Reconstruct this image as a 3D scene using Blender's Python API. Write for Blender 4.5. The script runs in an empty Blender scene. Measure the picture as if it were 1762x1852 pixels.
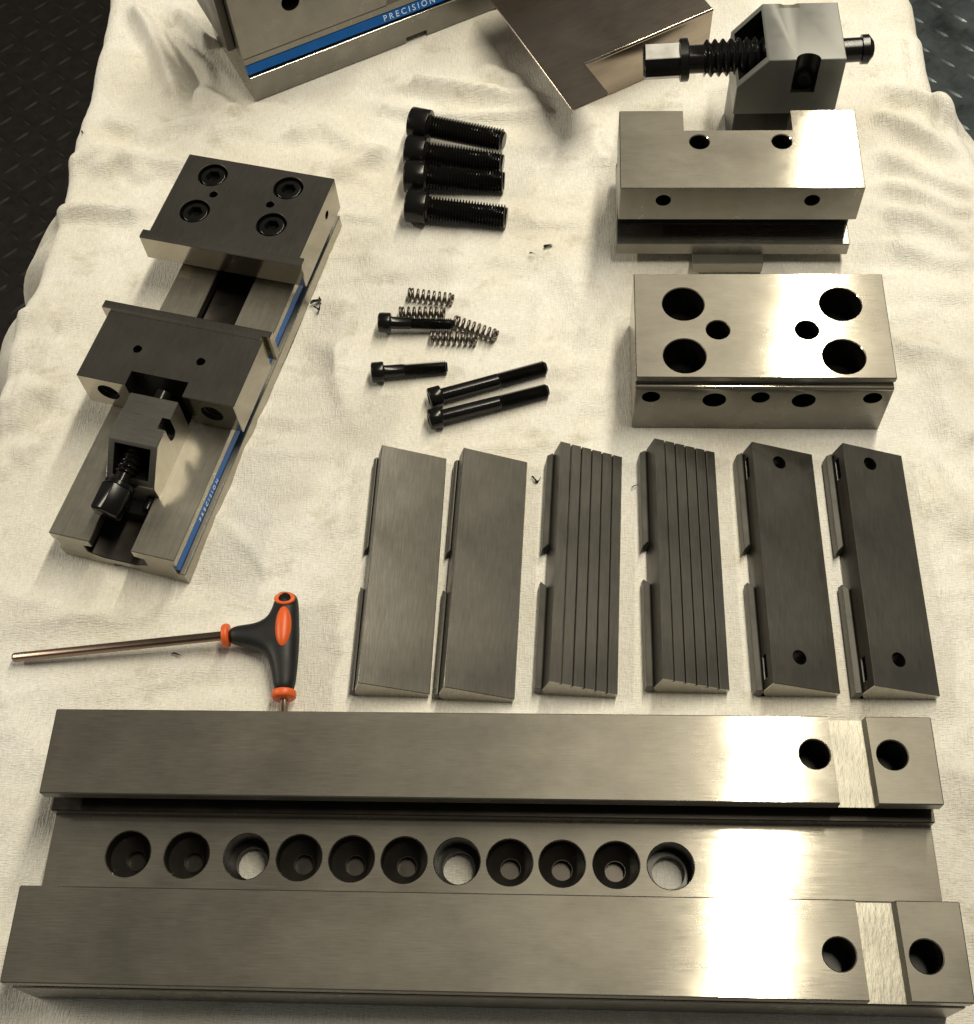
import bpy, bmesh, math, random
import numpy as np
from mathutils import Matrix, Vector, Euler
random.seed(7); rng = np.random.default_rng(11)
SC = bpy.context.scene; COL = SC.collection
MM = 0.001
R = math.radians

# ------------------------------------------------------------------ camera
cam_d = bpy.data.cameras.new('camera'); cam = bpy.data.objects.new('camera', cam_d); COL.objects.link(cam)
cr = Vector((0.9985276, 0.02731229, -0.04686868)); cu = Vector((-0.00072776, 0.87066866, 0.49186945)); cf = Vector((-0.05424117, 0.49111111, -0.86940657))
m = Matrix((cr, cu, -cf)).transposed().to_4x4(); m.translation = Vector((0, 0, 0.66448)); cam.matrix_world = m
cam_d.sensor_fit = 'HORIZONTAL'; cam_d.sensor_width = 36; cam_d.lens = 36*2246.1/1762
cam_d.clip_start = 0.02; cam_d.clip_end = 50
SC.camera = cam

# ------------------------------------------------------------------ light
W = bpy.data.worlds.new('World'); SC.world = W; W.use_nodes = True
W.node_tree.nodes['Background'].inputs[0].default_value = (1.0, 0.96, 0.86, 1)
W.node_tree.nodes['Background'].inputs[1].default_value = 0.088
SC.view_settings.view_transform = 'Standard'; SC.view_settings.look = 'None'
SC.view_settings.exposure = 0.08; SC.view_settings.gamma = 1.0
def area(name, loc, sx, sy, watts, color, rz=0, tilt=(0, 0)):
    l = bpy.data.lights.new(name, 'AREA'); l.shape = 'RECTANGLE'; l.size = sx; l.size_y = sy
    l.energy = watts; l.color = color
    o = bpy.data.objects.new(name, l); COL.objects.link(o)
    o.location = loc; o.rotation_euler = (tilt[0], tilt[1], rz)
    return o
# one long strip lamp overhead on the right (its reflection is the white band on the ground steel)
area('strip_lamp', (0.455, 1.21, 1.50), 0.064, 1.95, 39, (1.0, 0.92, 0.74), rz=R(-10.0))
# added fill lamp, far left and unseen, to brighten that side of the cloth
area('fill_lamp', (-2.6, 0.75, 1.70), 0.14, 1.2, 33, (1.0, 0.92, 0.75), rz=0, tilt=(0, R(-50)))

# ------------------------------------------------------------------ materials
def mat(name):
    mt = bpy.data.materials.new(name); mt.use_nodes = True
    return mt, mt.node_tree.nodes, mt.node_tree.links, mt.node_tree.nodes['Principled BSDF']
def coords(N, L, scale):
    tc = N.new('ShaderNodeTexCoord'); mp = N.new('ShaderNodeMapping'); mp.inputs['Scale'].default_value = scale
    L.new(tc.outputs['Object'], mp.inputs[0]); return mp.outputs[0]
def noise(N, L, vec, scale, detail=4, rough=0.55):
    n = N.new('ShaderNodeTexNoise'); n.inputs['Scale'].default_value = scale; n.inputs['Detail'].default_value = detail
    n.inputs['Roughness'].default_value = rough; L.new(vec, n.inputs['Vector']); return n.outputs[0]
def ramp(N, L, fac, a, b):
    r = N.new('ShaderNodeMapRange'); r.inputs[1].default_value = a[0]; r.inputs[2].default_value = a[1]
    r.inputs[3].default_value = b[0]; r.inputs[4].default_value = b[1]; L.new(fac, r.inputs[0]); return r.outputs[0]
def mixc(N, L, fac, c1, c2):
    x = N.new('ShaderNodeMix'); x.data_type = 'RGBA'
    L.new(fac, x.inputs[0]); x.inputs[6].default_value = (*c1, 1); x.inputs[7].default_value = (*c2, 1); return x.outputs[2]
def bump(N, L, h, strength, dist):
    b = N.new('ShaderNodeBump'); b.inputs['Strength'].default_value = strength; b.inputs['Distance'].default_value = dist
    L.new(h, b.inputs['Height']); return b.outputs[0]

def steel(name, col, r1, r2, mix, aniso=None, streak=(12, 420, 420), bstr=0.12, blotch=0.12, scratch=0.0):
    """satin ground steel: a sharp and a wide reflection lobe, fine grinding streaks, faint blotches"""
    mt, N, L, p = mat(name)
    p.inputs['Metallic'].default_value = 1
    q = N.new('ShaderNodeBsdfPrincipled'); q.inputs['Metallic'].default_value = 1
    if aniso:   # grinding marks spread a reflection across themselves
        tg = N.new('ShaderNodeCombineXYZ')
        for i in range(3): tg.inputs[i].default_value = aniso[i]
        for s_, v in ((p, .99), (q, .35)):
            s_.inputs['Anisotropic'].default_value = v; L.new(tg.outputs[0], s_.inputs['Tangent'])
    st = noise(N, L, coords(N, L, streak), 6.0, 3)
    bl = noise(N, L, coords(N, L, (1, 1, 1)), 22.0, 5, .6)
    c = mixc(N, L, bl, tuple(v*(1-blotch) for v in col), tuple(min(1, v*(1+blotch)) for v in col))
    sm = N.new('ShaderNodeMix'); sm.data_type = 'RGBA'; sm.blend_type = 'MULTIPLY'; sm.inputs[0].default_value = 1
    L.new(c, sm.inputs[6]); L.new(mixc(N, L, ramp(N, L, st, (.3, .7), (0, 1)), (.86, .86, .86), (1.06, 1.06, 1.06)), sm.inputs[7]); c = sm.outputs[2]
    L.new(c, p.inputs['Base Color']); L.new(c, q.inputs['Base Color'])
    add = N.new('ShaderNodeMath'); add.operation = 'MULTIPLY_ADD'; L.new(st, add.inputs[0]); add.inputs[1].default_value = 0.05
    L.new(ramp(N, L, bl, (.3, .7), (r1-.025-.012, r1-.025+.02)), add.inputs[2]); L.new(add.outputs[0], p.inputs['Roughness'])
    add2 = N.new('ShaderNodeMath'); add2.operation = 'MULTIPLY_ADD'; L.new(st, add2.inputs[0]); add2.inputs[1].default_value = 0.12
    L.new(ramp(N, L, bl, (.3, .7), (r2-.06-.03, r2-.06+.05)), add2.inputs[2]); L.new(add2.outputs[0], q.inputs['Roughness'])
    nb = bump(N, L, st, bstr, 0.00005)
    if scratch:
        w = noise(N, L, coords(N, L, (140, 10, 60)), 9, 2)
        s2 = ramp(N, L, w, (.66, .70), (0, 1))
        b2 = N.new('ShaderNodeBump'); b2.inputs['Strength'].default_value = scratch; b2.inputs['Distance'].default_value = .0001
        L.new(s2, b2.inputs['Height']); L.new(nb, b2.inputs['Normal']); nb = b2.outputs[0]
    L.new(nb, p.inputs['Normal']); L.new(nb, q.inputs['Normal'])
    ms = N.new('ShaderNodeMixShader')
    sme = noise(N, L, coords(N, L, (1, 1.6, 1)), 13.0, 6, .68)      # thin oil film and wiped patches
    L.new(ramp(N, L, sme, (.3, .7), (mix*.72, mix*1.28)), ms.inputs[0])
    L.new(p.outputs[0], ms.inputs[1]); L.new(q.outputs[0], ms.inputs[2])
    L.new(ms.outputs[0], N['Material Output'].inputs[0]); return mt
STEEL = steel('ground_steel_x', (.385, .358, .300), .075, .46, .27, bstr=.03, blotch=.10)
STEEL_Y = steel('ground_steel_y', (.40, .372, .315), .13, .36, .16, streak=(420, 12, 420))
PLATE = steel('brushed_plate_steel', (.41, .388, .335), .13, .52, .12, streak=(300, 14, 300), bstr=.25, blotch=.30)
POLISHED = steel('polished_sheet', (.38, .325, .27), .17, .36, .06, bstr=.03)
CAST = steel('milled_steel', (.31, .295, .25), .38, .62, .7, streak=(90, 30, 90), bstr=4, blotch=.75)
DULL = steel('dull_steel', (.28, .265, .235), .24, .5, .3, bstr=.2)
BED = steel('worn_bed_steel', (.44, .415, .35), .20, .50, .45, streak=(420, 12, 420), bstr=.25)
SHADED_SIDE = steel('shaded_side_steel', (.25, .24, .215), .26, .50, .5, streak=(14, 200, 14), bstr=.3, blotch=.25)  # rougher side faces; the shade they mirror is put into a darker colour
SPRING = steel('spring_wire', (.20, .175, .15), .22, .4, .5)
def plain(name, col, rough, metal=0.0, var=.25, bscale=900, bstr=.1, spec=.5):
    mt, N, L, p = mat(name)
    p.inputs['Metallic'].default_value = metal; p.inputs['Specular IOR Level'].default_value = spec
    n = noise(N, L, coords(N, L, (1, 1, 1)), 60, 5)
    L.new(mixc(N, L, n, tuple(v*(1-var) for v in col), tuple(v*(1+var) for v in col)), p.inputs['Base Color'])
    L.new(ramp(N, L, n, (.3, .7), (rough*.85, min(1, rough*1.2))), p.inputs['Roughness'])
    n2 = noise(N, L, coords(N, L, (1, 1, 1)), bscale, 2)
    L.new(bump(N, L, n2, bstr, .0001), p.inputs['Normal']); return mt
BLACK = plain('black_oxide', (.008, .0075, .007), .21, .25, spec=.4)
LIT_FLAT = plain('lit_top_flat', (.42, .41, .39), .35, .1, .6, 1500, .2)  # bright colour standing in for lamp light mirrored by a top flat
MATTE = plain('matte_grey_steel', (.175, .177, .165), .34, .35, .12, 1500, .25)
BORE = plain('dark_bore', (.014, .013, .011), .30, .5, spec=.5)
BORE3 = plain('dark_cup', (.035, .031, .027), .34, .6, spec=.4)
OXIDE = plain('oxide_grey', (.09, .086, .074), .46, .5, .3, 1200, .2)
SHADED_FLOOR = plain('shaded_floor', (.013, .0105, .009), .55, 0, .4, 300, .3, spec=.3)  # near-black colour carries the shade on the left floor
BORE2 = plain('shaded_steel', (.06, .053, .046), .38, .8, spec=.3)  # shade of grooves and bores put into a darker steel colour
BLUE = plain('blue_paint', (.003, .105, .40), .38, 0, .15)
WHITE = plain('white_lettering', (.72, .78, .82), .5, 0, .1)
RUBBER = plain('black_rubber', (.012, .012, .013), .50, 0, .25, 1400, .35, spec=.35)
ORANGE = plain('orange_plastic', (.72, .115, .02), .42, 0, .12)
KEYSTEEL = steel('key_steel', (.26, .19, .15), .22, .38, .5)
def floor_surface():
    mt, N, L, p = mat('tread_plate'); p.inputs['Metallic'].default_value = .55
    n = noise(N, L, coords(N, L, (1, 1, 1)), 14, 6, .65)
    L.new(mixc(N, L, ramp(N, L, n, (.3, .7), (0, 1)), (.045, .055, .058), (.20, .235, .24)), p.inputs['Base Color'])
    L.new(ramp(N, L, n, (.3, .7), (.5, .32)), p.inputs['Roughness'])
    L.new(bump(N, L, noise(N, L, coords(N, L, (1, 1, 1)), 160, 4), .4, .001), p.inputs['Normal']); return mt
FLOOR = floor_surface()
def cloth_mat():
    mt, N, L, p = mat('cotton_cloth'); p.inputs['Roughness'].default_value = .9; p.inputs['Specular IOR Level'].default_value = .1
    p.inputs['Sheen Weight'].default_value = .1
    n = noise(N, L, coords(N, L, (1, 1, 1)), 7, 7, .68)
    c = mixc(N, L, ramp(N, L, n, (.38, .62), (0, 1)), (.74, .70, .61), (.85, .835, .785))
    # faint oily smudges
    s = noise(N, L, coords(N, L, (1, 1.4, 1)), 26, 5, .7)
    d = N.new('ShaderNodeMix'); d.data_type = 'RGBA'; d.blend_type = 'MULTIPLY'
    L.new(ramp(N, L, s, (.57, .76), (0, 1)), d.inputs[0]); L.new(c, d.inputs[6]); d.inputs[7].default_value = (.70, .67, .60, 1)
    # knit: fine ribs along y
    k1 = noise(N, L, coords(N, L, (1050, 150, 1)), 1, 2); k2 = noise(N, L, coords(N, L, (260, 1300, 1)), 1, 2)
    k = N.new('ShaderNodeMath'); k.operation = 'ADD'; L.new(k1, k.inputs[0]); L.new(k2, k.inputs[1])
    d2 = N.new('ShaderNodeMix'); d2.data_type = 'RGBA'; d2.blend_type = 'MULTIPLY'; d2.inputs[0].default_value = 1
    L.new(d.outputs[2], d2.inputs[6]); L.new(mixc(N, L, ramp(N, L, k.outputs[0], (.75, 1.25), (0, 1)), (.84, .84, .83), (1, 1, 1)), d2.inputs[7])
    L.new(d2.outputs[2], p.inputs['Base Color'])
    L.new(bump(N, L, k.outputs[0], .9, .0008), p.inputs['Normal']); return mt
CLOTH = cloth_mat()

# ------------------------------------------------------------------ helpers (all shapes are written in millimetres)
def sides(bm, test, idx=1):
    bm.normal_update()
    for f in bm.faces:
        if test(f.normal, f.calc_center_median()): f.material_index = idx
    return bm
def prism(prof, axis, t0, t1, bm=None):
    bm = bm or bmesh.new()
    f = {'x': lambda a, b, t: (t, a, b), 'y': lambda a, b, t: (a, t, b), 'z': lambda a, b, t: (a, b, t)}[axis]
    A = [bm.verts.new(f(a, b, t0)) for a, b in prof]; B = [bm.verts.new(f(a, b, t1)) for a, b in prof]
    n = len(prof); bm.faces.new(A); bm.faces.new(B[::-1])
    for i in range(n): bm.faces.new((A[i], B[i], B[(i+1) % n], A[(i+1) % n]))
    bmesh.ops.recalc_face_normals(bm, faces=bm.faces); return bm
def box(x0, x1, y0, y1, z0, z1, bm=None): return prism([(x0, y0), (x1, y0), (x1, y1), (x0, y1)], 'z', z0, z1, bm)
def ngon(r, n, ph=0, c=(0, 0)): return [(c[0]+r*math.cos(ph+2*math.pi*i/n), c[1]+r*math.sin(ph+2*math.pi*i/n)) for i in range(n)]
def cyl(c, r, axis, t0, t1, n=40, bm=None): return prism(ngon(r, n, math.pi/n, c), axis, t0, t1, bm)
def bore(c, r, z0, top, ch=.55, n=56, edge=None, cone=None):
    """cutter for a drilled hole open upwards at height top, with a bright chamfered rim"""
    b = bmesh.new(); prev = None; lv = [(z0, r), (top-ch, r), (top, r+ch), (top+6, r+ch)]; allr = []
    if cone: lv = [cone] + lv
    nl = len(lv)
    for z, q in lv: allr.append([b.verts.new((c[0]+q*math.cos(2*math.pi*i/n), c[1]+q*math.sin(2*math.pi*i/n), z)) for i in range(n)])
    for k in range(nl-1):
        for i in range(n):
            f = b.faces.new((allr[k][i], allr[k][(i+1) % n], allr[k+1][(i+1) % n], allr[k+1][i])); f.material_index = 1 if k == nl-3 else 0
    b.faces.new(allr[0][::-1]); b.faces.new(allr[-1]); bmesh.ops.recalc_face_normals(b, faces=b.faces)
    return (b, [BORE, edge or STEEL])
def rod(rings, bm=None, seg=28):
    """rings: (x, r) or (x, [r per angle]); a closed surface round the x axis"""
    bm = bm or bmesh.new(); prev = None; first = None
    for x, r in rings:
        vs = []
        for i in range(seg):
            a = 2*math.pi*i/seg; rr = r[i] if isinstance(r, (list, tuple)) else r
            vs.append(bm.verts.new((x, rr*math.cos(a), rr*math.sin(a))))
        if prev:
            for i in range(seg): bm.faces.new((prev[i], vs[i], vs[(i+1) % seg], prev[(i+1) % seg]))
        else: first = vs
        prev = vs
    bm.faces.new(first[::-1]); bm.faces.new(prev)
    bmesh.ops.recalc_face_normals(bm, faces=bm.faces); return bm
def thread_rings(x0, x1, pitch, r0, r1, seg=28, flat=.15):
    out = []; n = max(2, int((x1-x0)/pitch*6))
    for k in range(n+1):
        x = x0+(x1-x0)*k/n; rr = []
        for i in range(seg):
            t = (x/pitch - i/seg) % 1.0; h = abs(2*t-1); h = min(1, max(0, (h-flat)/(1-2*flat)))
            rr.append(r0+(r1-r0)*h)
        out.append((x, rr))
    return out
def xf(bm, M): bmesh.ops.transform(bm, matrix=M, verts=bm.verts); return bm
def aim(p, q):
    """matrix taking the x axis to the line p -> q"""
    p, q = Vector(p), Vector(q); d = (q-p).normalized(); z = Vector((0, 0, 1)); y = z.cross(d).normalized(); z = d.cross(y)
    M = Matrix((d, y, z)).transposed().to_4x4(); M.translation = p; return M
def mesh_from(name, bm, mats):
    me = bpy.data.meshes.new(name); bm.to_mesh(me); bm.free()
    for x in (mats if isinstance(mats, (list, tuple)) else [mats]): me.materials.append(x)
    return me
def finish(me, smooth=30):
    me.transform(Matrix.Scale(MM, 4)); me.shade_smooth() if hasattr(me, 'shade_smooth') else None
    me.set_sharp_from_angle(angle=R(smooth)); return me
def part(name, bm, mt, parent=None, cutters=(), bevel=.4, seg=1, smooth=30, mods=None):
    """one mesh object; cutters = list of (bmesh, material) subtracted from it; bevelled edges"""
    me = mesh_from(name, bm, mt); o = bpy.data.objects.new(name, me); COL.objects.link(o)
    if cutters or bevel or mods:
        tmp = []
        if bevel:
            b = o.modifiers.new('v', 'BEVEL'); b.width = bevel; b.segments = seg; b.limit_method = 'ANGLE'; b.angle_limit = R(40); b.use_clamp_overlap = True
        for cb, cm in cutters:
            c = bpy.data.objects.new('cut', mesh_from('cut', cb, cm or mt)); COL.objects.link(c); tmp.append(c)
            b = o.modifiers.new('b', 'BOOLEAN'); b.operation = 'DIFFERENCE'; b.object = c; b.solver = 'EXACT'; b.material_mode = 'TRANSFER'
        dg = bpy.context.evaluated_depsgraph_get(); dg.update()
        new = bpy.data.meshes.new_from_object(o.evaluated_get(dg), preserve_all_data_layers=True, depsgraph=dg)
        o.modifiers.clear(); o.data = new; bpy.data.meshes.remove(me); new.name = name
        for c in tmp:
            d = c.data; bpy.data.objects.remove(c); bpy.data.meshes.remove(d)
    finish(o.data, smooth)
    if parent: o.parent = parent
    return o
def tag(o, label=None, cat=None, group=None, kind=None):
    if label: o['label'] = label
    if cat: o['category'] = cat
    if group: o['group'] = group
    if kind: o['kind'] = kind
    return o
def thing(name, label, cat, loc=(0, 0, 0), rz=0, group=None):
    o = bpy.data.objects.new(name, None); COL.objects.link(o); o.empty_display_size = .01
    o.location = Vector(loc)*MM; o.rotation_euler = (0, 0, rz); return tag(o, label, cat, group)
def dup(root, loc, rot, label):
    r = root.copy(); COL.objects.link(r); r.location = Vector(loc)*MM; r.rotation_euler = rot; r['label'] = label
    for ch in root.children:
        c = ch.copy(); COL.objects.link(c); c.parent = r
        for g in ch.children:
            d = g.copy(); COL.objects.link(d); d.parent = c
    return r
def lettering(name, txt, size, M, parent, mt, depth=.15, space=1.0):
    cu_ = bpy.data.curves.new('t', 'FONT'); cu_.body = txt; cu_.size = size; cu_.extrude = depth; cu_.space_character = space
    t = bpy.data.objects.new('t', cu_); COL.objects.link(t); dg = bpy.context.evaluated_depsgraph_get(); dg.update()
    me = bpy.data.meshes.new_from_object(t.evaluated_get(dg)); bpy.data.objects.remove(t); bpy.data.curves.remove(cu_)
    me.name = name; me.materials.clear(); me.materials.append(mt); me.transform(M); me.transform(Matrix.Scale(MM, 4))
    o = bpy.data.objects.new(name, me); COL.objects.link(o); o.parent = parent; return o

# ------------------------------------------------------------------ floor
fl = part('floor', box(-3000, 3000, -1500, 4500, -970, -950), FLOOR, bevel=0); tag(fl, kind='structure')
bm = bmesh.new()
def lug(cx, cy, a, z=-950.5):
    c, s = math.cos(a), math.sin(a); L, w, h = 19, 4.6, 2.8
    P = [(-L, 0, 0), (-L*.5, w, 0), (L*.5, w, 0), (L, 0, 0), (L*.5, -w, 0), (-L*.5, -w, 0), (-L*.55, 0, h), (L*.55, 0, h)]
    v = [bm.verts.new((cx+x*c-y*s, cy+x*s+y*c, z+zz)) for x, y, zz in P]
    for f in ((0, 6, 1), (1, 6, 7, 2), (2, 7, 3), (3, 7, 4), (4, 7, 6, 5), (5, 6, 0)): bm.faces.new([v[i] for i in f[::-1]])
def lay(x0, x1, z):
    y = 700; j = 0
    while y < 2250:
        x = x0; i = 0
        while x < x1:
            lug(x+random.uniform(-.6, .6), y, R(45) if (i+j) % 2 else R(-45), z); x += 40; i += 1
        y += 40; j += 1
def close(bm, name, m_, par):
    bmesh.ops.recalc_face_normals(bm, faces=bm.faces)
    for f in bm.faces:
        if f.normal.z < 0: f.normal_flip()
    tag(part(name, bm, m_, par, bevel=0, smooth=60), kind='stuff')
lay(280, 900, -950.5); close(bm, 'tread_pattern', FLOOR, fl)
mt_ = part('floor_surface', box(-2200, -120, 300, 3200, -950, -942), SHADED_FLOOR, bevel=1); tag(mt_, kind='structure')  # added slab for the shaded left floor, its shade in the colour
bm = bmesh.new(); lay(-1300, -480, -942.5); close(bm, 'tread_pattern', SHADED_FLOOR, mt_)

# ------------------------------------------------------------------ tablecloth
FOLDS=[
 ('r',3.0,7,[(-191,773),(-138,759),(-77,747),(-8,726)]),
 ('r',2.0,6,[(-153,734),(-84,713),(-43,715),(3,718)]),
 ('s',3.0,2.5,[(-192,625),(-150,616),(-104,612),(-40,610),(45,605)]),
 ('r',4.0,7,[(-349,857),(-325,816),(-305,777),(-285,728)]),
 ('r',3.5,7,[(-318,856),(-283,809),(-257,776),(-236,751)]),
 ('r',3.0,6,[(-318,829),(-290,793),(-259,758)]),
 ('r',2.5,7,[(-283,758),(-246,727),(-203,723)]),
 ('r',2.5,8,[(-368,672),(-332,683),(-289,673),(-268,670)]),
 ('r',2.2,7,[(-348,721),(-312,711),(-298,728)]),
 ('r',2.2,7,[(-321,688),(-295,712),(-266,719),(-224,724)]),
 ('r',2.5,6,[(-360,628),(-330,625),(-291,620)]),
 ('r',2.0,8,[(-350,666),(-314,671),(-298,654)]),
 ('r',2.5,10,[(-268,704),(-222,709),(-167,696)]),
 ('r',1.8,8,[(-185,717),(-149,690),(-115,667)]),
 ('r',1.6,8,[(-163,652),(-148,668),(-116,690)]),
 ('r',2.0,9,[(-361,536),(-351,508),(-353,462),(-360,444)]),
 ('r',2.2,9,[(-372,581),(-361,536),(-363,475)]),
 ('r',2.0,9,[(-353,431),(-345,462),(-328,471)]),
 ('r',1.6,10,[(-350,414),(-327,427),(-306,431)]),
 ('r',2.4,7,[(229,736),(261,728),(279,715),(295,692)]),
 ('r',2.6,7,[(230,705),(248,696),(270,679),(286,659)]),
 ('r',2.4,7,[(225,671),(251,654),(271,636),(292,622)]),
 ('r',2.2,7,[(226,644),(248,636),(275,612),(290,607)]),
 ('r',2.0,8,[(226,613),(252,608),(287,587)]),
 ('r',1.6,8,[(226,583),(254,573),(283,563)]),
 ('r',1.6,5,[(270,799),(271,762),(271,735)]),
 ('r',1.6,4,[(281,723),(281,701),(279,687)]),
 ('s',1.2,4,[(225,540),(249,537),(278,530)]),
 ('r',1.4,8,[(216,503),(243,494),(270,485)]),
 ('r',1.5,12,[(-150,553),(-141,496),(-130,443)]),
 ('r',1.2,10,[(-173,515),(-141,492),(-115,443)]),
 ('r',1.2,9,[(-125,426),(-125,386),(-132,347)]),
 ('r',1.4,14,[(-334,312),(-282,305),(-224,324)]),
 ('r',1.3,14,[(-323,262),(-286,273),(-239,268)]),
 ('r',1.0,10,[(-1,596),(21,532),(28,495)]),
 ('r',1.0,12,[(-141,583),(-109,572),(-40,577)]),
 ('r',1.5,8,[(-62,777),(-31,752),(-1,704)]),
 ('r',1.5,8,[(23,704),(35,664),(42,648)]),
 ('r',1.2,10,[(219,426),(234,386),(249,355)]),
 ('r',1.2,10,[(243,494),(249,442),(261,425)]),
]

RECTS = [(-36, 158, 470, 142, 0), (125, 480, 156, 86, -.9), (120, 610, 160, 76, -1), (-300+40, 470, 94, 300, -13.6), (-150, 800, 200, 100, 29), (158, 695, 72, 72, 0),
         (-88, 333, 50, 162, 0), (-40, 331, 50, 162, 1), (20, 335, 52, 162, 1), (78, 337, 52, 162, 0), (137, 336, 52, 162, 0), (192, 336, 52, 162, 0), (95, 770, 150, 60, 30),
         (-70, 640, 90, 110, -6), (-75, 520, 110, 60, 0), (-60, 460, 130, 60, 10), (-235, 280, 180, 20, 5), (-155, 280, 30, 80, 4)]
def vnoise(x, y, cell, seed):
    g = np.random.default_rng(seed).random((260, 260)); u = (x+2000)/cell; v = (y+2000)/cell
    i = np.floor(u).astype(int); j = np.floor(v).astype(int); a = u-i; b = v-j; a = a*a*(3-2*a); b = b*b*(3-2*b)
    i %= 259; j %= 259
    return (g[i, j]*(1-a)*(1-b)+g[i+1, j]*a*(1-b)+g[i, j+1]*(1-a)*b+g[i+1, j+1]*a*b)*2-1
def seg_d(x, y, p):
    best = np.full(x.shape, 1e9); sgn = np.zeros(x.shape); tt = np.zeros(x.shape); n = len(p)-1
    for k in range(n):
        ax, ay = p[k]; bx, by = p[k+1]; dx, dy = bx-ax, by-ay; l2 = dx*dx+dy*dy+1e-9
        t = np.clip(((x-ax)*dx+(y-ay)*dy)/l2, 0, 1); ex = x-ax-t*dx; ey = y-ay-t*dy; d = np.hypot(ex, ey); m_ = d < best
        best = np.where(m_, d, best); sgn = np.where(m_, np.sign(dx*ey-dy*ex), sgn); tt = np.where(m_, (k+t)/n, tt)
    return best, sgn, tt
def cloth_z(x, y):
    wx = x+6*vnoise(x, y, 60, 3); wy = y+6*vnoise(x, y, 55, 4)
    z = 3.2*vnoise(wx, wy, 120, 1)+1.9*vnoise(wx*1.0, wy*1.7, 52, 2)+.9*vnoise(wx, wy*1.8, 22, 5)+.2*vnoise(x, y*1.3, 9, 6)
    z += 1.8*(1-abs(vnoise(wx*.9+.4*wy, wy*1.1, 84, 31)))**12+1.0*(1-abs(vnoise(wx*.6, wy*1.4-.3*wx, 50, 32)))**12
    side = np.clip((x-190)/60, 0, 1)*np.clip((y-420)/100, 0, 1)
    z += side*(1.15*vnoise(wx*.5, wy*1.4+.35*wx, 34, 8)+.6*vnoise(wx*.6, wy*1.5+.3*wx, 15, 9))
    for kind, a, w, p in FOLDS:
        d, s, t = seg_d(wx*.35+x*.65, wy*.35+y*.65, p); e = np.clip(np.minimum(t, 1-t)*5, 0, 1); e = e*e*(3-2*e)
        if kind == 'r': z += 2.6*a*e*np.exp(-(d/w)**2)-.5*a*e*np.exp(-((d-1.6*w)/(1.3*w))**2)
        else: z += a*e*np.exp(-d/40)*(1/(1+np.exp(-np.clip(s*d/w*3, -40, 40))))
    z *= 1.45
    keep = np.ones(x.shape)
    for cx, cy, w, h, rot in RECTS:
        c, s = math.cos(R(rot)), math.sin(R(rot)); u = abs((x-cx)*c+(y-cy)*s)-w/2; v = abs(-(x-cx)*s+(y-cy)*c)-h/2
        d = np.hypot(np.maximum(u, 0), np.maximum(v, 0)); keep = np.minimum(keep, np.clip((d+1)/14, 0.0, 1))
    keep = keep*keep*(3-2*keep)
    return np.where(keep < 1, np.minimum(z, 3*keep), z)*keep-.15
def build_cloth():
    ys = np.arange(-160, 1080, 2.9)
    def bumps(y, L): return sum(a*np.exp(-((y-c)/w)**2) for c, w, a in L)
    xl = -366+bumps(ys, [(640, 60, 2), (480, 60, -2)])+2.0*vnoise(ys*0, ys, 40, 21); xr = 279+bumps(ys, [(690, 30, 7), (640, 40, 12), (560, 80, 14), (300, 300, 30)])+2.5*vnoise(ys*0, ys, 28, 22)
    fl_ = 5+bumps(ys, [(612, 22, 62), (560, 20, 10), (514, 34, 48), (440, 30, 40), (760, 50, 6), (900, 60, 12)])+4*vnoise(ys*0, ys, 35, 23)
    fr_ = 6+bumps(ys, [(688, 16, 90), (640, 20, 78), (560, 40, 60), (820, 40, 6)])+5*vnoise(ys*0, ys, 30, 24)
    nt = 222; sk = np.concatenate([np.linspace(0, 1, 9)[1:], 1+np.linspace(0, 1, 40)[1:]**1.4])
    def skirt(fl0):   # outward offset, drop along the hanging edge
        o, d = [], []; r = 11.0
        for q in sk:
            if q <= 1: o.append(r*np.sin(q*1.45)+0*fl0); d.append(r*(1-np.cos(q*1.45))+0*fl0)
            else:
                t = q-1; o.append(r*np.sin(1.45)+fl0*(1-np.exp(-t*11.0))-t*fl0*.2); d.append(r*(1-np.cos(1.45))+t*480+0*fl0)
        return np.array(o), np.array(d)
    ol, dl = skirt(fl_); orr, dr = skirt(fr_); n = len(sk); V = []
    for j, y in enumerate(ys):
        a, b = xl[j]+11, xr[j]-11
        xt = np.linspace(a, b, nt); zt = cloth_z(xt, np.full(nt, y)); zl, zr = zt[0], zt[-1]
        wob = 3*np.sin(y*.05)*np.linspace(0, 1, n)
        row = [(a-ol[k, j], y+wob[k], zl-dl[k, j]) for k in range(n)][::-1]+list(zip(xt, np.full(nt, y), zt))+[(b+orr[k, j], y+wob[k], zr-dr[k, j]) for k in range(n)]
        V += row
    m_ = nt+2*n; F = []
    for j in range(len(ys)-1):
        for i in range(m_-1): F.append((j*m_+i, j*m_+i+1, (j+1)*m_+i+1, (j+1)*m_+i))
    me = bpy.data.meshes.new('tablecloth'); me.from_pydata([tuple(float(c) for c in v) for v in V], [], F); me.materials.append(CLOTH)
    finish(me, 180); o = bpy.data.objects.new('tablecloth', me); COL.objects.link(o)
    return tag(o, 'white wrinkled cotton cloth spread over the table under all the steel parts', 'cloth')
build_cloth()

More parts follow.
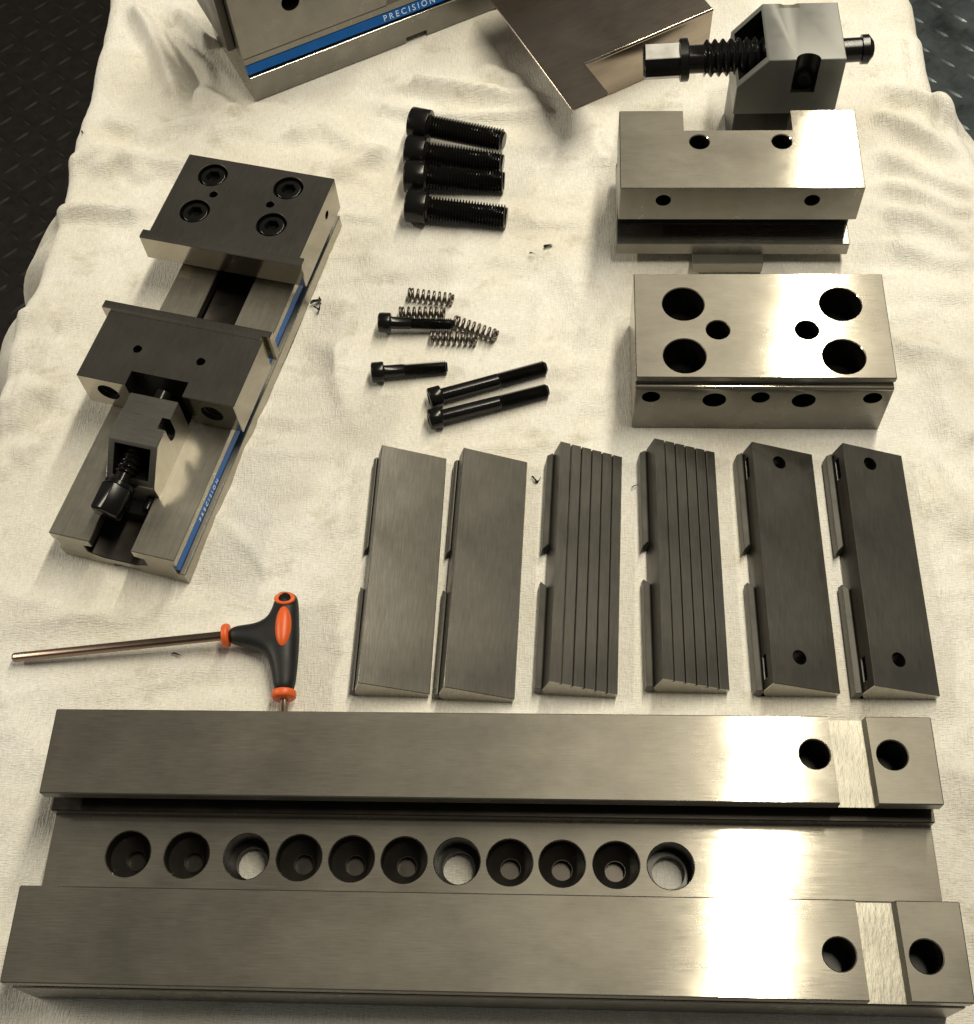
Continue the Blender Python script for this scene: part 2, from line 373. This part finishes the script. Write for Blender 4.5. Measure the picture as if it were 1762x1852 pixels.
# ------------------------------------------------------------------ long vise bed in the foreground
bed = thing('vise_bed', 'long ground steel vise bed with a row of round holes, nearest the viewer', 'vise bed', (-265.2, 89.4, 0))
LB, DB = 458.2, 138.2
half = [(0, 0), (0, 33), (4.5, 33), (4.5, 40), (0, 40), (0, 48), (45.8, 48), (45.8, 40), (40.5, 40), (40.5, 29), (49.5, 29), (49.5, 21.6)]
prof = half + [(DB-a, b) for a, b in half[::-1]]
cut = []
for i, x in enumerate([42.9, 74.0, 105.5, 133.2, 160.6, 187.9, 215.3, 242.4, 269.3, 296.9, 324.5]):
    y = 68.6-i*.18
    if i in (2, 6, 10):
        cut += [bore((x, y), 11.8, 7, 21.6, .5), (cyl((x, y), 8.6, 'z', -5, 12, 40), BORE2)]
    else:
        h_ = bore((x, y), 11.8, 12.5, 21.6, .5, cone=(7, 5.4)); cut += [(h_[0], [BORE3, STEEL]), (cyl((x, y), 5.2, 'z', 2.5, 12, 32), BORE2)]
for x, y in ((397.3, 117.8), (436.2, 117.8), (399, 20.6), (439.2, 20.4)):
    cut += [bore((x, y), 7.7, 24, 48)]
def slot(y0, y1, sh):
    b = bmesh.new(); x0, x1, zb = 406.0+sh, 424.2+sh, 41.6
    P = [(x0, zb), (x1, zb), (x1+2.6, 60), (x0-.6, 60)]
    A = [b.verts.new((x+1.8, y0, z)) for x, z in P]; B = [b.verts.new((x-.2, y1, z)) for x, z in P]
    b.faces.new(A); b.faces.new(B[::-1])
    for i in range(4): b.faces.new((A[i], B[i], B[(i+1) % 4], A[(i+1) % 4]))
    bmesh.ops.recalc_face_normals(b, faces=b.faces); return b
cut += [(slot(80, 150, 0), CAST), (slot(-10, 55, 3.2), CAST)]
rb = sides(prism(prof, 'x', 0, LB), lambda n, c: abs(n.y) > .8 or n.z < -.5); sides(rb, lambda n, c: 28 < c.z < 41 and 25 < c.y < 113 or 32 < c.z < 41 and abs(c.y-69) < 66 and abs(c.y-69) > 60, 2)  # channel and edge recesses darkened in colour to stand for their shade
part('rail_block', rb, [STEEL, SHADED_SIDE, BORE2], bed, cut, bevel=.55)

# ------------------------------------------------------------------ loose fixed jaw (right)
fj = thing('fixed_jaw', 'satin steel fixed jaw block with four large holes in its top, right of the springs', 'vise jaw', (48.9, 439.1, 0), R(-.7))
prof = [(-2.2, 0), (-2.2, 42.8), (-.9, 44.2), (2.2, 44.2), (2.2, 47.4), (0, 47.8), (0, 52), (80, 52), (80, 0)]
cut = []
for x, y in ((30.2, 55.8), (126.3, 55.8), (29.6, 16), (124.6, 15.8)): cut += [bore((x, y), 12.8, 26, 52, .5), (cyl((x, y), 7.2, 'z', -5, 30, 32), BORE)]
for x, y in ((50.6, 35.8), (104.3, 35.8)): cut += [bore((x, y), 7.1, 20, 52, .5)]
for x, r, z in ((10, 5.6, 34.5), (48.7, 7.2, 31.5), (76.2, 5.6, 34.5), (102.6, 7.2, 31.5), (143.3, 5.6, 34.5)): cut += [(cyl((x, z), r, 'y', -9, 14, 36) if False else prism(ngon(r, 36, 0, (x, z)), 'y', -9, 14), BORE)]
part('jaw_block', sides(prism(prof, 'x', 0, 154.2), lambda n, c: abs(n.y) > .8), [STEEL, SHADED_SIDE], fj, cut, bevel=.5)

# ------------------------------------------------------------------ loose movable jaw (right, behind)
mj = thing('movable_jaw', 'satin steel movable jaw with a rectangular notch in its back edge, behind the four-hole jaw', 'vise jaw', (42, 575.5, 0), R(-1))
prof = [(-2.6, 9), (-2.6, 19.5), (15, 19.8), (15, 38), (0, 40), (0, 69), (70, 69), (70, 40), (62, 38), (62, 20), (72, 19.5), (72, 9)]
cut = [(box(42.3, 113.2, 51.2, 90, -5, 90), STEEL)]
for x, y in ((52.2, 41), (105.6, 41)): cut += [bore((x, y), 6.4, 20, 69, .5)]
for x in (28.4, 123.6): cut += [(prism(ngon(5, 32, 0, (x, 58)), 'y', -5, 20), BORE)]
mb = sides(prism(prof, 'x', 0, 155.2), lambda n, c: abs(n.y) > .8 or 19 < c.z < 41); sides(mb, lambda n, c: 12 < c.y < 66 and 19 < c.z < 41 and abs(n.y) > .5, 2)  # recess walls take the darker colour in place of shade
part('jaw_block', mb, [STEEL, SHADED_SIDE, BORE2], mj, cut, bevel=.5)
part('guide_key', box(51.5, 99, -11, 48, 0, 9.2), DULL, mj, bevel=.6)

# ------------------------------------------------------------------ spindle block with screw (top right)
sb = thing('spindle_block', 'steel clamp block holding a black screw with coarse thread, top right corner', 'clamp block', (123, 667, 0))
prof = [(0, 44), (0, 67.5), (18.4, 90), (69, 90), (69.6, 44)]
ov = [(1.5-4, 69.3+3.2), (17.4-4, 88.8+3.2), (17.4+17, 88.8-13.6), (1.5+20, 69.3-16)]
win = [(-10+36, -14), (-10+36, 1.5)] + [(44.5-8+8-8*math.cos(a)-0, 1.5+5.2*math.sin(a)) for a in [math.pi*k/14 for k in range(15)]] + [(-10+62.5, 1.5), (-10+62.5, -14)]
win = [(36.3, -14)] + [(44.3-8*math.cos(math.pi*k/14), 0.3+6*math.sin(math.pi*k/14)) for k in range(15)] + [(52.3, -14)]
cut = [(prism(ov, 'y', 5, 51), BORE), (prism(win, 'z', 62.5, 100), BORE), (prism(ngon(8.6, 36, 0, (28, 74)), 'x', 20, 90), BORE)]
cut += [(prism([(26, 91), (33, 88.6), (39, 88.6), (46, 91)], 'y', 51, 60), STEEL)]
part('block_body', prism(prof, 'y', 0, 56), MATTE, sb, cut, bevel=.5)
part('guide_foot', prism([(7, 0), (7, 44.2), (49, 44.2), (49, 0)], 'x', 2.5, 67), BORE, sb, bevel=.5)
part('locking_pin', prism(ngon(5, 28, 0, (44.6, 70)), 'y', 2.2, 7), BLACK, sb, bevel=.5)
A0, A1 = (-62, 28, 66.2), (93, 28, 74)
M = aim(A0, A1)
sp = part('spindle', xf(rod([(31, 9.4), (41, 9.4)] + thread_rings(41.5, 92, 5.35, 9.7, 12.6) + [(93, 9.4), (126, 9), (127, 8), (146.5, 8), (147, 9.7), (151.5, 9.7), (154.8, 5.5), (155.5, 3)]), M), BLACK, sb, bevel=0, smooth=35)
part('collar', xf(rod([(24.6, 13), (25.2, 14.4), (30.2, 14.4), (31, 13.4)], seg=40), M), BLACK, sp, bevel=0)
part('hex_drive', sides(xf(xf(rod([(0, 10.2), (1.2, 12.6), (25, 12.6)], seg=6), Matrix.Rotation(R(11), 4, 'X')), M), lambda n, c: n.z > .9), [BLACK, LIT_FLAT], sp, bevel=.35)  # top flat: lamp reflection put in as a bright material

# ------------------------------------------------------------------ socket head cap screws
def cap_screw(name, d, head_d, head_h, length, thread_from, pitch, label, group):
    t = thing(name, label, 'screw', group=group)
    hx = head_d*.29
    part('head', rod([(0, head_d/2-1.0), (.9, head_d/2), (head_h-.5, head_d/2), (head_h, head_d/2-.5)], seg=36), BLACK, t,
         [(prism(ngon(hx, 6, 0), 'x', -2, head_h*.55), BORE)], bevel=.25)
    ring = [(head_h-.2, d*.56), (head_h+.9, d*.5)]
    if thread_from > head_h+1.5: ring += [(thread_from-1, d*.5), (thread_from, d*.44)]
    ring += thread_rings(max(thread_from, head_h+1.2), length-1.2, pitch, d*.385, d*.525, 28) + [(length-1, d*.42), (length, d*.36)]
    part('shank', rod(ring), BLACK, t, bevel=0, smooth=25)
    return t
def put(t, p, q):
    """lay a screw from head centre p towards tip q"""
    p, q = Vector(p), Vector(q); t.rotation_euler = aim(p, q).to_euler(); t.location = p*MM
GB, GS = 'four large black cap screws', 'smaller black cap screws'
big = cap_screw('cap_screw', 16.0, 23, 15, 72, 17, 2.1, 'large black cap screw at the top of the fan of four, tilted rightwards', GB)
put(big, (-105.6, 695.5, 15), (-34, 674.8, 14.5))
for p, q, lb in (((-108, 670.6, 11.6), (-36.5, 659.3, 8.4), 'large black cap screw second from the top, its thread half under the topmost one'),
                 ((-107.5, 645.2, 11.6), (-36, 642.4, 8.4), 'large black cap screw second from the bottom of the fan, lying almost level'),
                 ((-104.6, 617.5, 11.6), (-33, 608.5, 8.4), 'large black cap screw at the bottom of the fan, lying apart below the others')):
    d = dup(big, (0, 0, 0), (0, 0, 0), lb); put(d, p, q)
sm = cap_screw('cap_screw', 8.2, 13.4, 8.4, 50, 22, 1.3, 'short black cap screw lying among the springs', GS)
put(sm, (-117.6, 516.0, 8.6), (-68, 515.4, 6.6))
d = dup(sm, (0, 0, 0), (0, 0, 0), 'short black cap screw lying alone below the springs'); put(d, (-119.7, 476.2, 6.8), (-70.4, 482.1, 4.4))
lgs = cap_screw('cap_screw', 8.8, 13.6, 8.6, 80, 48, 1.3, 'long black cap screw, upper of the crossing pair below the springs', GS)
put(lgs, (-80.9, 455.2, 6.9), (-4.6, 481.8, 4.6))
d = dup(lgs, (0, 0, 0), (0, 0, 0), 'long black cap screw, lower of the pair, nearest the plain plates'); put(d, (-80.2, 438.9, 6.9), (-3.8, 463.3, 4.6))

# ------------------------------------------------------------------ compression springs
def spring_mesh(L=30, r=3.4, w=1.0, coils=9):
    bm = bmesh.new(); n = int(coils*22); rings = []
    for k in range(n+1):
        t = k/n; e = min(t, 1-t); x = L*(t + 0) if True else 0
        q = np.clip((t*coils-1)/(coils-2), 0, 1); x = w*2*min(1, t*coils)*.9 + (L-4*w*.9)*q + w*2*.9*max(0, t*coils-(coils-1))
        a = 2*math.pi*coils*t; cx, cy, cz = x, r*math.cos(a), r*math.sin(a); vs = []
        for j in range(7):
            b = 2*math.pi*j/7; rr = r+w*math.cos(b); vs.append(bm.verts.new((cx+w*math.sin(b), rr*math.cos(a), rr*math.sin(a))))
        rings.append(vs)
    for A, B in zip(rings, rings[1:]):
        for j in range(7): bm.faces.new((A[j], B[j], B[(j+1) % 7], A[(j+1) % 7]))
    bm.faces.new(rings[0][::-1]); bm.faces.new(rings[-1]); bmesh.ops.recalc_face_normals(bm, faces=bm.faces); return bm
GP = 'small coil springs'
s0 = part('coil_spring', spring_mesh(), SPRING, bevel=0, smooth=60)
tag(s0, 'small coil spring at the top, lying clear of the screws', 'spring', GP); put(s0, (-99, 543.6, 4.5), (-69, 538.5, 4.5))
for p, q, lb in (((-104.3, 526.8, 5), (-75.3, 526.6, 5), 'small coil spring touching the upper side of the short screw'),
                 ((-66.6, 519.2, 5), (-39, 507.3, 5), 'small coil spring tilted down right of the short screw tip'),
                 ((-82, 506.6, 5), (-53, 504.6, 5), 'small coil spring below the tip of the short screw')):
    c = s0.copy(); COL.objects.link(c); c['label'] = lb; put(c, p, q)

# ------------------------------------------------------------------ six jaw plates
PL = 157.0
def lip(v0, v1, c0, c1, big_):
    b = bmesh.new(); o = .72 if big_ else .45
    P = [(-1.5, 1.0), (-4.6, 9.4 if big_ else 8), (-4.6-4.6*o, 8.6 if big_ else 6.6), (-5.4-5*o, 1.8), (-4-5*o, 0.3), (-1, 0.3)]
    def sec(v, k): return [b.verts.new((u, v+(k*max(0, -u-4.6)), z)) for u, z in P]
    A = sec(v0, c0); B = sec(v1, c1); b.faces.new(A); b.faces.new(B[::-1])
    for i in range(len(P)): b.faces.new((A[i], B[i], B[(i+1) % len(P)], A[(i+1) % len(P)]))
    bmesh.ops.recalc_face_normals(b, faces=b.faces); return b
def jaw_plate(kind, x, y, rz, label, group, big_):
    t = thing('jaw_plate', label, 'jaw plate', (x, y, 0), R(rz), group)
    n = Vector((-.358, -.934)); A, B = Vector((0, 20.5)), Vector((39, 5.5)); e = (B-A).normalized(); up = Vector((.358, .934)); cut = []
    if kind == 'ribbed':
        top = []; k = 6; L_ = (B-A).length
        for i in range(k):
            s0_, s1_ = L_*i/k, L_*(i+1)/k; lift = 1.1*(k-1-i)/k
            top += ([A+e*(s0_+.5)+up*(lift-.3), A+e*(s0_+.9)+up*lift] if i else [A+e*s0_+up*lift]) + [A+e*(s1_-.6)+up*(lift+.02)]
            if i < k-1: top += [A+e*(s1_-.55)+up*(lift-2.2), A+e*(s1_+.45)+up*(lift-2.2)]
        top = [tuple(v) for v in top]
    else: top = [tuple(A), tuple(B)]
    prof = top + [(38.0, 1.2), (37.2, .3), (-4.0, .3), (-5.0, 1.5), (-3.4, 9.5)]
    if kind == 'drilled':
        for v in (18, 145.8):
            c = bmesh.new(); c = cyl((0, 0), 4.4, 'z', -20, 20, 30); xf(c, Matrix.Translation((16.6, v, 14)) @ Matrix.Rotation(R(21), 4, 'Y')); cut.append((c, BORE))
        for v in (13, 143): cut.append((box(-6, 4, v-7, v+7, 10.2, 14.5), BORE))
    pb = prism(prof, 'y', 0, PL); pb.normal_update()
    for f in pb.faces:                       # the hooked flank was never ground: it kept its dark oxide skin
        if f.normal.x < -.6 and f.calc_center_median().x < .2: f.material_index = 1
    if kind == 'ribbed': sides(pb, lambda n, c: -.6 < n.x < -.12 and n.z > .7, 2); sides(pb, lambda n, c: c.x < 38 and abs(n.y) < .5 and n.z > -.5 and .5 < c.z-(20.5-c.x*.385) + 2.9 < 2.4 and c.x > 3, 1)      # step edges: light they catch set as own material; grooves dark
    part('plate_body', pb, [PLATE, BORE3, OXIDE], t, cut, bevel=0 if kind == 'ribbed' else .35)
    part('hook_lip', lip(0, 64, 0, 1, big_), OXIDE, t, bevel=.3); part('hook_lip', lip(92, PL-1, -1, -.4, big_), OXIDE, t, bevel=.3)
    return t
GA, GR, GD = 'smooth jaw plates', 'ribbed jaw plates', 'drilled jaw plates'
jaw_plate('plain', -109.2, 254.6, -1.0, 'smooth grey steel jaw plate at the left end of the row of six', GA, False)
jaw_plate('plain', -61.2, 252.6, -2.0, 'smooth grey steel jaw plate second from left, its top scuffed', GA, False)
jaw_plate('ribbed', -3.0, 256.2, -2.4, 'ribbed steel jaw plate next to the smooth plates', GR, True)
jaw_plate('ribbed', 59.4, 258.2, -.5, 'ribbed steel jaw plate next to the drilled plates', GR, True)
jaw_plate('drilled', 120.0, 256.4, 0.0, 'dark steel jaw plate with a hole near each end, beside the ribbed plates', GD, True)
jaw_plate('drilled', 174.3, 255.4, 0.0, 'dark steel jaw plate with a hole near each end, rightmost of the row', GD, True)

# ------------------------------------------------------------------ T-handle hex key
tk = thing('hex_key', 'T-handle hex key with black and orange grip and long brown steel shaft', 'hex key', (-155.5, 286.5, 0))
def skin(pts, edges, name, mt, parent):
    me = bpy.data.meshes.new(name); me.from_pydata([p[:3] for p in pts], edges, []); me.materials.append(mt)
    o = bpy.data.objects.new(name, me); COL.objects.link(o)
    md = o.modifiers.new('s', 'SKIN'); md.use_smooth_shade = True
    for v, p in zip(me.skin_vertices[0].data, pts): v.radius = (p[3], p[4])
    me.skin_vertices[0].data[0].use_root = True
    sd = o.modifiers.new('d', 'SUBSURF'); sd.levels = sd.render_levels = 3
    dg = bpy.context.evaluated_depsgraph_get(); dg.update()
    new = bpy.data.meshes.new_from_object(o.evaluated_get(dg)); o.modifiers.clear(); o.data = new; new.name = name
    finish(new, 180); o.parent = parent; return o
Z = 10.5
pts = [(0, 0, Z, 9.6, 9.6), (-1.2, 13, Z, 9, 8.8), (-1.6, 24, Z, 7.6, 7.6), (-1.0, 27.8, Z, 5.2, 5.2), (1.2, -12, Z, 8.8, 8.8), (2.6, -26, Z, 7.2, 7.2), (3.2, -35.5, Z, 6.2, 6.2),
       (-11, 0, Z, 9, 8.4), (-22, .4, Z, 7, 6.8), (-34.5, .6, Z, 5.6, 5.8)]
hd = skin(pts, [(0, 1), (1, 2), (2, 3), (0, 4), (4, 5), (5, 6), (0, 7), (7, 8), (8, 9)], 'handle', RUBBER, tk)
M = aim((-35, .6, Z), (-160.5, -12.0, 5.2))
part('shaft', xf(rod([(0, 3.1), (124.6, 3.1), (126, 2.4)], seg=6), M), KEYSTEEL, tk, bevel=.2)
part('neck_ring', xf(rod([(-1.4, 6.4), (-.6, 6.9), (1.6, 6.9), (2.4, 6.2)], seg=32), aim((-34, .6, Z), (-60, -1.8, Z))), ORANGE, hd, bevel=0, smooth=60)
part('end_ring', xf(rod([(0, 6.6), (.8, 7), (3.6, 6.9), (4.6, 5.9)], seg=32), aim((3.1, -33.6, Z), (4.2, -50, Z))), ORANGE, hd, bevel=0, smooth=60)
part('end_bit', xf(rod([(0, 2.4), (9, 2.4), (9.6, 2)], seg=6), aim((3.3, -37, Z-1), (4.0, -50, Z-3))), KEYSTEEL, tk, bevel=.15)
b = bmesh.new(); bmesh.ops.create_uvsphere(b, u_segments=40, v_segments=20, radius=1)
xf(b, Matrix.Translation((-.1, 3.2, Z+6.2)) @ Matrix.Rotation(R(4), 4, 'Z') @ Matrix.Diagonal((4.9, 13.4, 4.5, 1)))
part('oval_inlay', b, ORANGE, hd, bevel=0, smooth=180)
b = bmesh.new()
ringv = []
for i in range(32):
    a = 2*math.pi*i/32; vs = []
    for j in range(10):
        c = 2*math.pi*j/10; rr = 4.3+1.25*math.cos(c); vs.append(b.verts.new((rr*1.12*math.cos(a), rr*.8*math.sin(a), 1.1*math.sin(c))))
    ringv.append(vs)
for i in range(32):
    A, B = ringv[i], ringv[(i+1) % 32]
    for j in range(10): b.faces.new((A[j], B[j], B[(j+1) % 10], A[(j+1) % 10]))
bmesh.ops.recalc_face_normals(b, faces=b.faces)
xf(b, Matrix.Translation((-1.2, 21.3, Z+6.6)) @ Matrix.Rotation(R(-12), 4, 'X'))
part('hang_ring', b, ORANGE, hd, bevel=0, smooth=180)
part('hang_hole', xf(rod([(0, 3.6), (1.6, 3.6)], seg=24), Matrix.Translation((-1.2, 21.3, Z+5.4)) @ Matrix.Rotation(R(-90), 4, 'Y')), BORE, hd, bevel=0)

# ------------------------------------------------------------------ assembled vise (left)
vz = thing('machine_vise', 'complete steel machine vise with four dark screws in its jaw, standing left', 'vise', (-219.9, 325.8, 0), R(-13.6))
prof = [(0, 0), (0, 10.6), (-5.8, 11), (-5.8, 20.6), (-2.6, 21), (-2.2, 28), (-30.2, 28), (-30.2, 21), (-24, 20), (-24, 12.5), (-33, 9), (-54, 9), (-63, 12.5), (-63, 20), (-57, 21), (-57, 28), (-83.5, 28), (-83.5, 21), (-80.5, 19), (-80.5, 11), (-83, 10), (-82, 0)]
part('vise_bed', sides(prism(prof, 'y', 0, 292), lambda n, c: -63.5 < c.x < -23.5 and 8 < c.z < 27 and abs(n.y) < .5), [BED, BORE2], vz, [(box(-49, -31, -3, 300, -3, 3.6), CAST)], bevel=.5)  # groove shade put into the dark colour of its faces
st = part('blue_strip', prism([(-5.6, 20.5), (-2.8, 20.5), (-2.0, 15.6), (-2.4, 15.2), (-5.6, 15.2)], 'y', .4, 291), BLUE, vz, bevel=0)
M = Matrix.Translation((-2.02, 34, 16.1)) @ Matrix.Rotation(R(90), 4, 'Z') @ Matrix.Rotation(R(80.7), 4, 'X')
lettering('lettering', 'PRECISION', 3.8, M, st, WHITE, .12, 1.75)
cut = []
for x, y in ((-76.2, 269), (-76.2, 236), (-21.8, 269), (-21.8, 236)): cut.append(bore((x, y), 10.1, 46, 56, .4, edge=STEEL_Y))
for x, y in ((-69.3, 252.7), (-28.7, 252.6)): cut.append(bore((x, y), 2.8, 40, 56, .4, 24, STEEL_Y))
cut.append((prism(ngon(3, 24, 0, (262, 44)), 'x', -10, 20), BORE))
cut.append((box(-110, -95, 214.2, 300, 20, 33), STEEL_Y))
fxj = part('fixed_jaw', prism([(212, 28.2), (212, 55.8), (214, 56), (284, 56), (284, 28.2)], 'x', -99.3, 6), STEEL_Y, vz, cut, bevel=.5)
part('jaw_plate', prism([(207, 35), (207, 54.6), (207.8, 55.6), (214, 55.6), (214, 36)], 'x', -104.4, 9.2), STEEL_Y, fxj, bevel=.5)
for x, y in ((-76.2, 269), (-76.2, 236), (-21.8, 269), (-21.8, 236)):
    part('cap_screw', xf(rod([(0, 8.6), (7.6, 8.7), (8.6, 8)], seg=36), Matrix.Translation((x, y, 46)) @ Matrix.Rotation(R(-90), 4, 'Y')), BLACK, fxj,
         [(prism(ngon(5.2, 6, .2, (x, y)), 'z', 50, 60), BORE)], bevel=.3)
cut = [(box(-65.2, -27.4, 80, 104.6, 0, 80), BORE), (prism(ngon(7.2, 36, 0, (-80.4, 43)), 'y', 80, 112), BORE2), (prism(ngon(7.2, 36, 0, (-11.2, 43)), 'y', 80, 112), BORE2)]
for x in (-68.6, -26.2): cut.append(bore((x, 121.2), 2.8, 44, 56, .4, 24, STEEL_Y))
mvj = part('movable_jaw', prism([(94, 28.2), (94, 56), (145, 56), (145, 28.2)], 'x', -98, 6), STEEL_Y, vz, cut, bevel=.5)
for x in (-80.4, -11.2):
    rg = [(k*.55, 6.1 if k % 4 < 2 else 7.0) for k in range(16)]
    b = bmesh.new(); pv = None
    for t, r in rg:
        vs = [b.verts.new((x+r*math.cos(2*math.pi*i/30), 95+t, 43+r*math.sin(2*math.pi*i/30))) for i in range(30)]
        if pv:
            for i in range(30): b.faces.new((pv[i], pv[(i+1) % 30], vs[(i+1) % 30], vs[i]))
        pv = vs
    part('thread', b, DULL, mvj, bevel=0, smooth=20)
part('jaw_plate', prism([(148, 33), (145.2, 34), (145.2, 55.2), (147, 55.2), (147.4, 55.8), (152.4, 55.8), (153.2, 55), (153.2, 33)], 'x', -104.4, 9.4), STEEL_Y, mvj, [(box(3.5, 20, 144, 148, 20, 60), STEEL_Y), (box(-120, -98, 144, 147, 20, 60), STEEL_Y)], bevel=.4)
prof = [(89, 57.5), (56, 57.5), (37.5, 39), (37.5, 12), (89, 12)]
op = [(54.2-4, 56-.3+4), (40.2-4, 42+4-.3), (52+4, 26), (66+4, 40)]
cut = [(prism([(v, z) for v, z in op], 'x', -54.6, -31.4), BORE), (box(-32.5, -20, 68, 76, 48, 70), BORE), (prism(ngon(4, 24, 0, (72, 47)), 'x', -32.5, -20), BORE)]
cb = part('spindle_block', prism(prof, 'x', -58.8, -27.4), DULL, vz, cut, bevel=.5)
M = aim((-49.2, 14.5, 38.5), (-42.6, 101, 49.5))
s_ = part('spindle', xf(rod([(20, 4.9), (27, 4.9)] + thread_rings(27.5, 66, 3.4, 4.6, 6.4) + [(67, 5), (84, 5), (85, 4)]), M), BLACK, cb, bevel=0, smooth=35)
part('collar', xf(rod([(17.6, 8.8), (18.1, 9.6), (20.4, 9.6), (21, 8.8)], seg=36), M), BLACK, s_, bevel=0)
part('hex_drive', xf(xf(rod([(0, 8.6), (1.2, 9.8), (18, 9.8)], seg=6), Matrix.Rotation(R(8+30), 4, 'X')), M), BLACK, s_, bevel=.35)
part('guide_shoe', box(-57, -30.4, 2, 34, 9.1, 14), BORE, cb, bevel=.4) if False else None
part('locking_pin', prism(ngon(3.2, 24, 0, (-33, 25)), 'y', 29, 37), BLACK, cb, bevel=.4)
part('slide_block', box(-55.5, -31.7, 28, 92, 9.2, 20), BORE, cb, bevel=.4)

# ------------------------------------------------------------------ large vise cut by the top edge
tv = thing('machine_vise', 'large steel machine vise with blue lettered side strip, cut off by the top edge', 'vise', (-229, 735.7, 0), R(29))
prof = [(0, .3), (0, 21.6), (.6, 22.4), (4.4, 22.6), (4.4, 32), (2.4, 32.4), (2.4, 38), (86, 38), (86, .3)]
part('vise_bed', sides(prism(prof, 'x', 0, 330), lambda n, c: abs(n.y) > .8), [STEEL, SHADED_SIDE], tv, [(box(129, 147, -5, 95, -3, 5.5), CAST)], bevel=.5)
st = part('blue_strip', prism([(4.3, 32), (2.5, 32), (.1, 25.8), (.6, 25.2), (4.3, 25.2)], 'x', .4, 329), BLUE, tv, bevel=0)
lettering('lettering', 'PRECISION', 6.4, Matrix.Translation((113, .5, 26.9)) @ Matrix.Rotation(R(69), 4, 'X'), st, WHITE, .12, 1.5)
part('fixed_jaw', prism([(2.4, 38.1), (2.4, 97), (88, 97), (88, 38.1)], 'x', -.6, 118), SHADED_SIDE, tv, [(prism(ngon(7, 36, 0, (44.5, 71)), 'y', -5, 30), BORE)], bevel=.6)
part('jaw_plate', prism([(14, 40), (14, 96), (92, 96), (92, 40)], 'x', -7, -.8), BORE2, tv, bevel=.6)
part('movable_jaw', prism([(2.4, 38.1), (2.4, 97), (88, 97), (88, 38.1)], 'x', 196, 290), STEEL, tv, bevel=.6)

# ------------------------------------------------------------------ bent sheet cover
cv = thing('cover_plate', 'dark bent steel cover plate with a stepped tab, between large vise and clamp block', 'cover plate', (12.3, 678.7, 0), R(30.5))
sh = [(0, 1.5), (1.5, 0), (29.3, 0), (30.8, 1.5), (32.0, 35.2), (143, 37.2), (150, 150), (9, 150)]
part('top_sheet', prism(sh, 'z', 38, 39.4), POLISHED, cv, bevel=.3)
part('front_flange', prism([(35.4, .3), (35.4, 37), (36.2, 38.6), (38, 38.6), (37.2, 37.5), (36.9, .3)], 'x', 32.2, 143), POLISHED, cv, bevel=.2)
part('bend', xf(rod([(0, 1.5), (110.6, 1.5)], seg=20), Matrix.Translation((32.4, 36.6, 37.95))), POLISHED, cv, bevel=0)
part('rear_flange', box(60, 150, 148.4, 150, .3, 37.9), POLISHED, cv, bevel=.2)

# ------------------------------------------------------------------ shavings on the cloth
def shaving(p, L, w, turns, label, rot):
    b = bmesh.new(); pv = None; n = 24
    for k in range(n+1):
        t = k/n; a = turns*2*math.pi*t; r = 1.2+1.1*t; ww = 1.4*w*(.3+math.sin(math.pi*min(1, t*1.05)))
        c = Vector((L*t-L/2, r*math.cos(a), 1.5+r*.6*math.sin(a)))
        vs = [b.verts.new(c+Vector((0, ww*.5, .25*math.cos(5*t)))), b.verts.new(c-Vector((0, ww*.5, 0))), b.verts.new(c+Vector((0, 0, -.35)))]
        if pv:
            for i in range(3): b.faces.new((pv[i], vs[i], vs[(i+1) % 3], pv[(i+1) % 3]))
        pv = vs
    bmesh.ops.recalc_face_normals(b, faces=b.faces)
    o = part('metal_shaving', b, BORE, bevel=0, smooth=60); o.location = Vector(p)*MM; o.rotation_euler = (0, 0, R(rot))
    return tag(o, label, 'shaving')
shaving((-163.4, 541.3, 0), 9, 2.2, .8, 'dark curled metal shaving on the cloth right of the complete vise', 60)
shaving((-161.2, 535, 0), 6, 1.6, 1.2, 'dark hooked metal shaving just below the larger curl beside the vise', 20)
shaving((-5.1, 588.1, 0), 5.5, 2.4, .7, 'dark metal shaving on the cloth left of the movable jaw', 80)
shaving((-15.5, 580.6, 0), 3, 1.0, .5, 'tiny dark metal speck left below the shaving near the movable jaw', 40)
shaving((-357.8, 704.5, 0), 2.4, 1.4, .4, 'tiny dark speck near the left edge of the cloth', 0)
shaving((-10.8, 753.1, 0), 4, 1.2, .5, 'small dark speck in the shadow left of the cover plate', 100)
shaving((50.2, 393.5, 0), 7, .5, .6, 'thin dark thread between the two ribbed plates', 60)
shaving((-11.4, 398.3, 0), 6, 1.2, .9, 'pale brown shaving between the smooth and the ribbed plates', 0)
shaving((-220.6, 279.0, 0), 5, .8, .5, 'thin dark shaving under the shaft of the hex key', 30)
